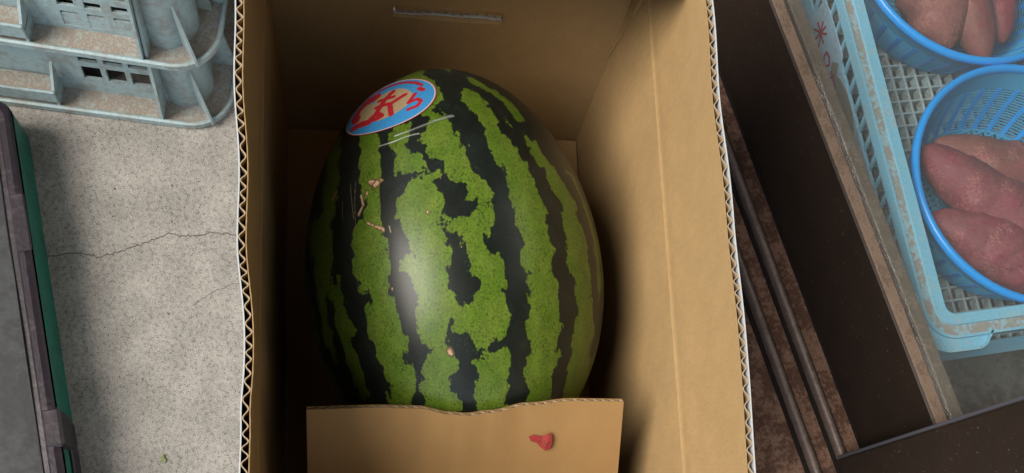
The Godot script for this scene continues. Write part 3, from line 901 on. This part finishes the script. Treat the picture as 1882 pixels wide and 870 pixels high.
const SKY_BLOCK_REACH := -1.15  # how far the added overhang reaches out to block sky light

# ---------------------------------------------------------------- indoor crate, baskets, sweet potatoes
func build_indoor() -> void:
	var l := Vector3(-0.14, 0, -0.9902)     # to the back, along the crate's long side
	var w := Vector3(0.9902, 0, -0.14)      # to the right
	var t := thing("mesh_crate", "light blue plastic lattice crate behind the glass with two baskets in it", "crate", Vector3(0.5565, 0.004, -0.236), Basis(w, Vector3.UP, -l))
	# local: x right, y up, z towards the viewer; the crate lies in x 0..0.36, z -0.56..0
	var LW := 0.37; var LL := 0.56; var RH := 0.116
	var st := new_st()
	# rim: outer lip, gutter full of grime, inner lip
	loft(st, [rrect(0.0, LW, -LL, 0.0, 0.03, RH - 0.012, 8), rrect(0.0, LW, -LL, 0.0, 0.03, RH, 8), rrect(0.0025, LW - 0.0025, -LL + 0.0025, -0.0025, 0.0285, RH, 8), rrect(0.003, LW - 0.003, -LL + 0.003, -0.003, 0.028, RH - 0.002, 8)])
	var rim := obj("rim", st, M.blue_crate, t)
	st = new_st()
	loft(st, [rrect(0.003, LW - 0.003, -LL + 0.003, -0.003, 0.028, RH - 0.002, 8), rrect(0.0125, LW - 0.0125, -LL + 0.0125, -0.0125, 0.020, RH - 0.0022, 8)])
	obj("gutter", st, M.blue_grime, rim)
	st = new_st()
	loft(st, [rrect(0.0125, LW - 0.0125, -LL + 0.0125, -0.0125, 0.020, RH - 0.0022, 8), rrect(0.013, LW - 0.013, -LL + 0.013, -0.013, 0.020, RH, 8), rrect(0.0235, LW - 0.0235, -LL + 0.0235, -0.0235, 0.010, RH + 0.0004, 8), rrect(0.0243, LW - 0.0243, -LL + 0.0243, -0.0243, 0.010, RH - 0.001, 8), rrect(0.0255, LW - 0.0255, -LL + 0.0255, -0.0255, 0.010, RH - 0.02, 8)])
	obj("inner_lip", st, M.blue_crate, rim)
	# broad rounded lip at the front left corner
	st = new_st()
	var lip := PackedVector2Array([Vector2(-0.004, -0.050), Vector2(-0.0125, -0.040), Vector2(-0.0125, -0.018), Vector2(-0.008, -0.004), Vector2(0.002, 0.008), Vector2(0.016, 0.013), Vector2(0.050, 0.0135), Vector2(0.058, 0.010), Vector2(0.068, -0.002), Vector2(0.066, -0.006), Vector2(0.025, -0.005), Vector2(0.008, -0.012), Vector2(0.001, -0.03), Vector2(0.001, -0.048)])
	polyplate(st, lip, Vector3(0, RH - 0.004, 0), Vector3(1, 0, 0), Vector3(0, 0, 1), Vector3(0, -0.0025, 0))
	for i in lip.size() - 1:
		if i > 8: break
		var a := lip[i]; var c := lip[i + 1]
		obox(st, Vector3(a.x, RH - 0.004, a.y), Vector3(c.x - a.x, 0, c.y - a.y), Vector3(0, 0.004, 0), Vector3(c.y - a.y, 0, -(c.x - a.x)).normalized() * 0.002)
	obj("corner_lip", st, M.blue_crate, t)
	# left side: posts, slanted lattice bars in two rows, nameplate
	st = new_st()
	abox(st, Vector3(0.006, 0.004, -LL + 0.03), Vector3(0.0085, 0.054, -0.03))
	obj("bottom_band", st, M.blue_crate, t)
	st = new_st()
	abox(st, Vector3(0.006, 0.0745, -LL + 0.03), Vector3(0.0086, 0.0788, -0.03))
	obj("middle_band", st, M.blue_crate, t)
	var bar := new_st()
	polyplate(bar, PackedVector2Array([Vector2(0, 0), Vector2(0.0042, 0), Vector2(-0.0088, 0.0265), Vector2(-0.0130, 0.0265)]), Vector3.ZERO, Vector3(0, 0, 1), Vector3(0, 1, 0), Vector3(0.0024, 0, 0))
	var bar_mesh := commit(bar, M.blue_crate)
	var bar2 := new_st()
	polyplate(bar2, PackedVector2Array([Vector2(0, 0), Vector2(0.0050, 0), Vector2(-0.0115, 0.0245), Vector2(-0.0165, 0.0245)]), Vector3.ZERO, Vector3(0, 0, 1), Vector3(0, 1, 0), Vector3(0.0024, 0, 0))
	var bar2_mesh := commit(bar2, M.blue_crate)
	var z := -0.045
	while z > -LL + 0.05:
		put("lattice_bar", bar_mesh, t, Vector3(0.0061, 0.0785, z))
		if z > -0.10 or z < -0.385: put("lattice_bar", bar2_mesh, t, Vector3(0.0061, 0.0537, z))
		z -= 0.0215
	st = new_st()
	var plate := PackedVector2Array([Vector2(-0.385, 0.012), Vector2(-0.09, 0.012), Vector2(-0.09, 0.079), Vector2(-0.31, 0.079), Vector2(-0.318, 0.086), Vector2(-0.372, 0.084), Vector2(-0.385, 0.080)])
	polyplate(st, plate, Vector3(0.0048, 0, 0), Vector3(0, 0, 1), Vector3(0, 1, 0), Vector3(0.0012, 0, 0))
	var np := obj("nameplate", st, M.nameplate, t)
	np.set_meta("label", "pale blue plate with faded red lettering and torn grey tape")
	# torn tape on the plate
	st = new_st()
	polyplate(st, PackedVector2Array([Vector2(-0.322, 0.066), Vector2(-0.314, 0.077), Vector2(-0.304, 0.068), Vector2(-0.298, 0.073), Vector2(-0.280, 0.078), Vector2(-0.256, 0.079), Vector2(-0.240, 0.075), Vector2(-0.232, 0.066), Vector2(-0.230, 0.050), Vector2(-0.240, 0.038), Vector2(-0.262, 0.046), Vector2(-0.285, 0.052), Vector2(-0.297, 0.062), Vector2(-0.312, 0.058)]), Vector3(0.0043, 0, 0), Vector3(0, 0, 1), Vector3(0, 1, 0), Vector3(0.0004, 0, 0))
	obj("tape", st, M.tape, np)
	# red brushed characters: written along the side, z grows to the viewer
	var G := []
	G.append([[0.0, 0.5, 1.0, 0.5], [0.5, 0.0, 0.5, 1.0], [0.2, 0.9, 0.4, 0.62], [0.8, 0.9, 0.6, 0.62], [0.45, 0.48, 0.05, 0.05], [0.55, 0.48, 0.95, 0.05]])
	G.append([[0.1, 0.85, 0.5, 1.0], [0.5, 1.0, 0.9, 0.8], [0.9, 0.8, 0.8, 0.4], [0.8, 0.4, 0.4, 0.3], [0.4, 0.3, 0.15, 0.55], [0.15, 0.55, 0.1, 0.85], [0.45, 0.3, 0.2, 0.0]])
	G.append([[0.0, 0.8, 0.95, 0.85], [0.3, 1.0, 0.25, 0.1], [0.25, 0.1, 0.6, 0.0], [0.6, 0.0, 0.9, 0.3], [0.9, 0.3, 0.55, 0.55], [0.55, 0.55, 0.1, 0.4]])
	G.append([[0.05, 0.9, 0.85, 0.9], [0.85, 0.9, 0.3, 0.5], [0.3, 0.5, 0.9, 0.45], [0.9, 0.45, 0.85, 0.05], [0.85, 0.05, 0.3, 0.1]])
	G.append([[0.1, 0.6, 0.5, 0.95], [0.5, 0.95, 0.9, 0.55], [0.5, 0.95, 0.45, 0.0], [0.1, 0.3, 0.9, 0.3]])
	G.append([[0.1, 0.9, 0.15, 0.1], [0.15, 0.1, 0.85, 0.1], [0.2, 0.6, 0.8, 0.7]])
	st = new_st()
	var zz := -0.372
	var sizes := [0.024, 0.018, 0.020, 0.020, 0.020, 0.016]
	for gi in G.size():
		var k: float = sizes[gi]
		for s in G[gi]:
			var a := Vector2(zz + s[0] * k, 0.0485 - gi * 0.0015 + s[1] * k * 0.95); var c := Vector2(zz + s[2] * k, 0.0485 - gi * 0.0015 + s[3] * k * 0.95)
			var dv := (c - a).normalized() * 0.0006
			var nv := Vector2(-dv.y, dv.x) * 2.1
			a -= dv; c += dv
			var xo := 0.00405 - 0.00001 * gi
			polyplate(st, PackedVector2Array([a - nv, c - nv * 0.8, c + nv * 0.8, a + nv]), Vector3(xo, 0, 0), Vector3(0, 0, 1), Vector3(0, 1, 0), Vector3(0.0006, 0, 0))
		zz += k + 0.006
		if gi == 0: zz += 0.004
		if gi == 3: zz += 0.012
	obj("lettering", st, M.red_ink, np)
	# front side: corner panel, low bar; the middle is an open grip
	for fx in [0.0, LW - 0.045]:
		st = new_st()
		perforated(st, [fx + 0.012, fx + 0.022, fx + 0.034, fx + 0.045], [0.004, 0.03, 0.08, RH - 0.012], func(i, j): return false, func(u, v): return Vector3(u, v, -0.0065), Vector3(0, 0, -0.0025))
		obj("front_panel", st, M.blue_crate, t)
	st = new_st()
	abox(st, Vector3(0.057, 0.004, -0.0090), Vector3(LW - 0.045, 0.030, -0.0060), 0.0006)
	abox(st, Vector3(0.057, 0.0275, -0.0090), Vector3(LW - 0.045, 0.030, 0.006), 0.0006)
	obj("front_bar", st, M.blue_crate, t)
	st = new_st()
	abox(st, Vector3(LW - 0.0085, 0.004, -LL + 0.03), Vector3(LW - 0.006, RH - 0.012, -0.03))
	obj("side_panel", st, M.blue_crate, t)
	st = new_st()
	abox(st, Vector3(0.03, 0.004, -LL + 0.006), Vector3(LW - 0.03, RH - 0.012, -LL + 0.0085))
	obj("rear_panel", st, M.blue_crate, t)
	# floor: a lattice of upright bars
	var fb := new_st()
	abox(fb, Vector3(-0.0013, 0.0, -LL + 0.010), Vector3(0.0013, 0.0115, -0.010), 0.0004)
	var fb_mesh := commit(fb, M.blue_floor)
	var fc := new_st()
	abox(fc, Vector3(0.0092, 0.0, -0.0012), Vector3(LW - 0.010, 0.0110, 0.0012), 0.0004)
	var fc_mesh := commit(fc, M.blue_floor)
	var x := 0.017
	while x < LW - 0.012:
		put("floor_bar", fb_mesh, t, Vector3(x, 0.0075, 0)); x += 0.0146
	z = -0.016
	while z > -LL + 0.012:
		put("floor_bar", fc_mesh, t, Vector3(0, 0.0076, z)); z -= 0.0146
	# fine mesh of a second, lower layer of bars, set half a cell over
	st = new_st()
	x = 0.0243
	while x < LW - 0.012:
		abox(st, Vector3(x - 0.0008, 0.0045, -LL + 0.010), Vector3(x + 0.0008, 0.0065, -0.010)); x += 0.0146
	obj("lower_mesh", st, M.blue_floor, t)

	# baskets
	var top := 0.0235
	var b1 := build_basket("round blue plastic colander basket of sweet potatoes, at the back of the crate", Vector3(0.672, top, -0.677))
	var b2 := b1.duplicate() as Node3D
	b2.name = numbered("colander_basket"); add_child(b2)
	b2.position = Vector3(0.705, top, -0.4125); b2.rotation.y = 0.35
	b2.set_meta("label", "round blue plastic colander basket of sweet potatoes, nearer the crate's rounded corner lip")
	# sweet potatoes: [tip, other end, thickness, material, bend, group text]
	var lab1 := "reddish brown sweet potato lying in the back blue basket"
	var lab2 := "reddish sweet potato in the basket beside the corner lip"
	var PS := [
		[Vector3(0.658, 0.070, -0.580), Vector3(0.600, 0.072, -0.735), 0.035, 2, 0.012, lab1 + ", thick and scarred"],
		[Vector3(0.694, 0.074, -0.563), Vector3(0.667, 0.078, -0.772), 0.026, 0, -0.006, lab1 + ", blunt tipped"],
		[Vector3(0.7230, 0.068, -0.592), Vector3(0.720, 0.070, -0.765), 0.0225, 1, 0.004, lab1 + ", the slimmest"],
		[Vector3(0.597, 0.082, -0.456), Vector3(0.780, 0.084, -0.335), 0.034, 1, 0.010, lab2 + ", thickest in the middle"],
		[Vector3(0.603, 0.074, -0.385), Vector3(0.745, 0.074, -0.300), 0.033, 1, -0.004, lab2 + ", against the near rim"],
		[Vector3(0.622, 0.070, -0.470), Vector3(0.800, 0.072, -0.405), 0.030, 0, 0.006, lab2 + ", half hidden"]]
	for i in PS.size():
		build_potato(i, PS[i])

func build_basket(label: String, at: Vector3) -> Node3D:
	var t := thing("colander_basket", label, "basket", at, Basis.IDENTITY, "blue baskets in the crate")
	var prof := func(h: float) -> float: return 0.098 + 0.029 * pow(h / 0.074, 0.75)
	var st := new_st()
	var ring := []
	for i in 72: ring.append(Vector3(0.129 * cos(TAU * i / 72), 0.0765, 0.129 * sin(TAU * i / 72)))
	tube(st, ring, 0.0042, true, 10, 1.25)
	obj("rim", st, M.basket, t)
	st = new_st()
	var us := lin(0, TAU, 72)
	slab(st, us, lin(0.052, 0.075, 3), func(u, v): return Vector3(prof.call(v) * cos(u), v, prof.call(v) * sin(u)), func(u, v): return Vector3((prof.call(v) - 0.0013) * cos(u), v, (prof.call(v) - 0.0013) * sin(u)))
	obj("band", st, M.basket_thin, t)
	# upright ribs, one mesh turned round the bowl
	st = new_st()
	slab(st, [-0.0024, 0.0024], lin(0.0, 0.053, 6), func(u, v): return Vector3(prof.call(v) + 0.0004, v, u), func(u, v): return Vector3(prof.call(v) - 0.0019, v, u))
	var rib := commit(st, M.basket)
	for i in 36: put("rib", rib, t, Vector3.ZERO, Basis(Vector3.UP, TAU * i / 36.0))
	st = new_st()
	var h := 0.0025
	while h < 0.052:
		for i in 72:
			var a := TAU * i / 72; var b := TAU * (i + 1) / 72
			var r: float = prof.call(h)
			var p := Vector3(r * cos(a), h, r * sin(a)); var q := Vector3(r * cos(b), h, r * sin(b))
			var pi_ := p * 0.988; pi_.y = h
			var qi := q * 0.988; qi.y = h
			var up := Vector3(0, 0.0013, 0)
			quad(st, p, q, q + up, p + up); quad(st, pi_, pi_ + up, qi + up, qi); quad(st, p + up, q + up, qi + up, pi_ + up); quad(st, p, pi_, qi, q)
		h += 0.0031
	obj("wires", st, M.basket_thin, t)
	# bottom grid
	st = new_st()
	ring = []
	for i in 60: ring.append(Vector3(0.097 * cos(TAU * i / 60), 0.0022, 0.097 * sin(TAU * i / 60)))
	tube(st, ring, 0.0018, true, 6)
	var x := -0.092
	while x < 0.093:
		var hw := sqrt(0.097 * 0.097 - x * x)
		abox(st, Vector3(x - 0.001, 0.0008, -hw), Vector3(x + 0.001, 0.0028, hw))
		abox(st, Vector3(-hw, 0.0029, x - 0.001), Vector3(hw, 0.0042, x + 0.001))
		x += 0.0065
	obj("bottom_grid", st, M.basket_thin, t)
	return t

func build_potato(i: int, d: Array) -> void:
	var a: Vector3 = d[0]; var b: Vector3 = d[1]
	var c := (a + b) * 0.5
	var ax := (b - a).normalized()
	var side := ax.cross(Vector3.UP).normalized()
	var up := side.cross(ax)
	var L := a.distance_to(b)
	var R: float = d[2]
	var n := FastNoiseLite.new(); n.seed = 40 + i; n.frequency = 18.0; n.fractal_octaves = 3
	var st := new_st()
	var f := func(u, v):
		var r: float = R * pow(maxf(sin(PI * pow(v, 0.86)), 0.0), 0.66) * (1.0 + 0.12 * sin(v * 5.0 + i))
		var p: Vector3 = ax * (L * (v - 0.5)) + side * (r * cos(u) + d[4] * sin(PI * v)) + up * (r * 0.92 * sin(u))
		var k := n.get_noise_3d(p.x + i, p.y, p.z) * 0.0055 + n.get_noise_3d(p.x * 3.0, p.y * 3.0 + i, p.z * 3.0) * 0.0022
		return p + (side * cos(u) + up * sin(u)) * k * sin(PI * v)
	grid(st, lin(0, TAU, 36), lin(0.001, 0.999, 48), f, 0)
	var o := obj("sweet_potato", st, M.potato[d[3]], self, c)
	tag(o, d[5], "sweet potato", "sweet potatoes in the baskets")

# ---------------------------------------------------------------- small things
func build_small() -> void:
	# crumpled red scrap stuck on the front flap
	var st := new_st()
	var out := [Vector2(-0.0095, -0.0035), Vector2(-0.006, -0.0052), Vector2(-0.0015, -0.0040), Vector2(0.002, -0.0035), Vector2(0.0068, -0.0075), Vector2(0.0093, -0.0048), Vector2(0.0098, 0.002), Vector2(0.0085, 0.007), Vector2(0.005, 0.0095), Vector2(0.001, 0.0065), Vector2(-0.002, 0.003), Vector2(-0.0075, 0.0005)]
	var n := out.size()
	var hts := [0.0012, 0.0016, 0.0008, 0.0005, 0.003, 0.0035, 0.0042, 0.004, 0.003, 0.0012, 0.001, 0.0008]
	var mid := [Vector3(-0.004, 0.0010, -0.002), Vector3(0.0015, 0.0008, 0.0005), Vector3(0.006, 0.0026, 0.0005), Vector3(0.0045, 0.0022, 0.0045)]
	var P := []
	for i in n: P.append(Vector3(out[i].x, hts[i] * 0.4, out[i].y))
	for q in [[0, 1, -1], [1, 2, -1], [2, 3, -2], [3, 4, -3], [4, 5, -3], [5, 6, -3], [6, 7, -4], [7, 8, -4], [8, 9, -4], [9, 10, -2], [10, 11, -1], [11, 0, -1]]:
		tri(st, P[q[0]], P[q[1]], mid[-q[2] - 1])
	tri(st, P[2], mid[1], mid[0]); tri(st, P[10], mid[0], mid[1]); tri(st, P[3], mid[2], mid[1]); tri(st, mid[1], mid[2], mid[3]); tri(st, P[6], mid[3], mid[2]); tri(st, P[9], mid[1], mid[3])
	for i in n: tri(st, P[i], P[(i + 1) % n], Vector3(0.001, -0.0006, 0.0005))
	var m := tmat(tex(256, 256, mottle(rgb(150, 52, 56), rgb(112, 62, 48), 0.52, 0.08, 0.5)), 0.02, 0.85, 0.4, 0.2)
	tag(obj("red_scrap", st, m, self, Vector3(0.1572, 0.1957, -0.1320), Basis(Vector3.RIGHT, 0.734)), "small crumpled red scrap stuck on the loose cardboard sheet in front of the watermelon", "scrap")
	# torn bit of green leaf on the concrete
	st = new_st()
	var lf := [Vector3(-0.006, 0.001, 0.004), Vector3(-0.003, 0.002, -0.003), Vector3(0.001, 0.003, -0.006), Vector3(0.003, 0.0015, -0.001), Vector3(0.006, 0.003, 0.002), Vector3(0.004, 0.001, 0.006), Vector3(0.0, 0.0012, 0.003)]
	for i in lf.size(): tri(st, Vector3(0.0005, 0.0026, 0.0), lf[i], lf[(i + 1) % lf.size()])
	tag(obj("leaf_scrap", st, mat(rgb(98, 108, 66), 0.8), self, Vector3(-0.158, 0.0004, -0.152), Basis.IDENTITY.scaled(Vector3(0.45, 0.6, 0.8))), "torn scrap of pale green leaf on the bare concrete", "leaf")
	# crumbs and grit lying on the ledges and the concrete
	st = new_st()
	for i in 70:
		var p: Vector3
		if i < 34: p = Vector3(rng.randf_range(-0.25, -0.11), 0.0004, rng.randf_range(-0.50, -0.40) if i < 14 else rng.randf_range(-0.45, -0.12))
		elif i < 56: p = dp(rng.randf_range(0.0, 0.45), rng.randf_range(-0.12, -0.062), 0.0055)
		else: p = dp(rng.randf_range(-0.02, 0.42), rng.randf_range(0.002, 0.028), 0.1538)
		var s := rng.randf_range(0.0004, 0.0011)
		var r := Basis(Vector3(rng.randf(), rng.randf(), rng.randf()).normalized(), rng.randf() * 3.0)
		var v := [r * Vector3(s, 0, 0), r * Vector3(-s, 0, s * 0.5), r * Vector3(0, s, 0), r * Vector3(0, 0, -s), r * Vector3(0, -s * 0.7, 0)]
		for q in [[0, 1, 2], [0, 2, 3], [1, 3, 2], [0, 4, 1], [0, 3, 4], [1, 4, 3]]: tri(st, p + Vector3(0, s * 0.5, 0) + v[q[0]], p + Vector3(0, s * 0.5, 0) + v[q[1]], p + Vector3(0, s * 0.5, 0) + v[q[2]])
	var grit := obj("grit", st, mat(rgb(112, 104, 94), 0.95), self)
	tag(grit, "scattered grit on the concrete and the door sill", "grit")
	grit.set_meta("kind", "stuff")

# ---------------------------------------------------------------- the scene
func _ready() -> void:
	rng.seed = 11
	# camera: a phone held nearly straight over the box, lens shifted as the picture is a crop
	var cam := Camera3D.new()
	cam.name = "camera"
	cam.projection = Camera3D.PROJECTION_FRUSTUM
	cam.near = 0.05; cam.far = 60.0
	cam.size = 0.05 * 870.0 / 1841.0
	cam.frustum_offset = Vector2(0.0, 0.05 * 305.0 / 1841.0)
	# columns: the camera's right, up and back in world space
	cam.transform = Transform3D(Basis(Vector3(0.98501735, 0.16796566, 0.03909427), Vector3(0.00311919, 0.209303, -0.97784586), Vector3(-0.17242707, 0.96331708, 0.20564317)), Vector3(0, 0.956, 0))
	add_child(cam)
	cam.current = true
	# overcast daylight from the open street side
	var env := Environment.new()
	env.background_mode = Environment.BG_SKY
	var sm := ProceduralSkyMaterial.new()
	sm.sky_top_color = Color(0.80, 0.85, 0.92)
	sm.sky_horizon_color = Color(0.90, 0.91, 0.92)
	sm.sky_curve = 0.2
	sm.ground_bottom_color = Color(0.34, 0.33, 0.31)
	sm.ground_horizon_color = Color(0.50, 0.50, 0.49)
	var sky := Sky.new(); sky.sky_material = sm
	env.sky = sky
	env.background_energy_multiplier = 0.46
	env.tonemap_mode = Environment.TONE_MAPPER_LINEAR
	env.tonemap_exposure = 3.95
	env.sdfgi_enabled = true; env.ssao_enabled = true; env.ssil_enabled = true
	var we := WorldEnvironment.new(); we.name = "environment"; we.environment = env
	add_child(we)
	var sun := DirectionalLight3D.new(); sun.name = "sun"
	sun.light_energy = 0.45
	sun.light_angular_distance = 36.0
	sun.light_color = Color(1.0, 0.97, 0.93)
	sun.shadow_enabled = true
	add_child(sun)
	sun.look_at_from_position(Vector3(-1.0, 1.15, 0.2), Vector3.ZERO, Vector3.UP)
	make_materials()
	build_setting()
	build_doors()
	build_box()
	build_melon()
	build_panel()
	build_crate("pale blue plastic crate upside down on the concrete, lower of the stack", Vector3(-0.104, 0.001, -0.4785), -0.10)
	build_crate("pale blue plastic crate upside down, nested over the lower one", Vector3(-0.107, 0.094, -0.487), -0.113)
	build_container()
	build_indoor()
	build_small()
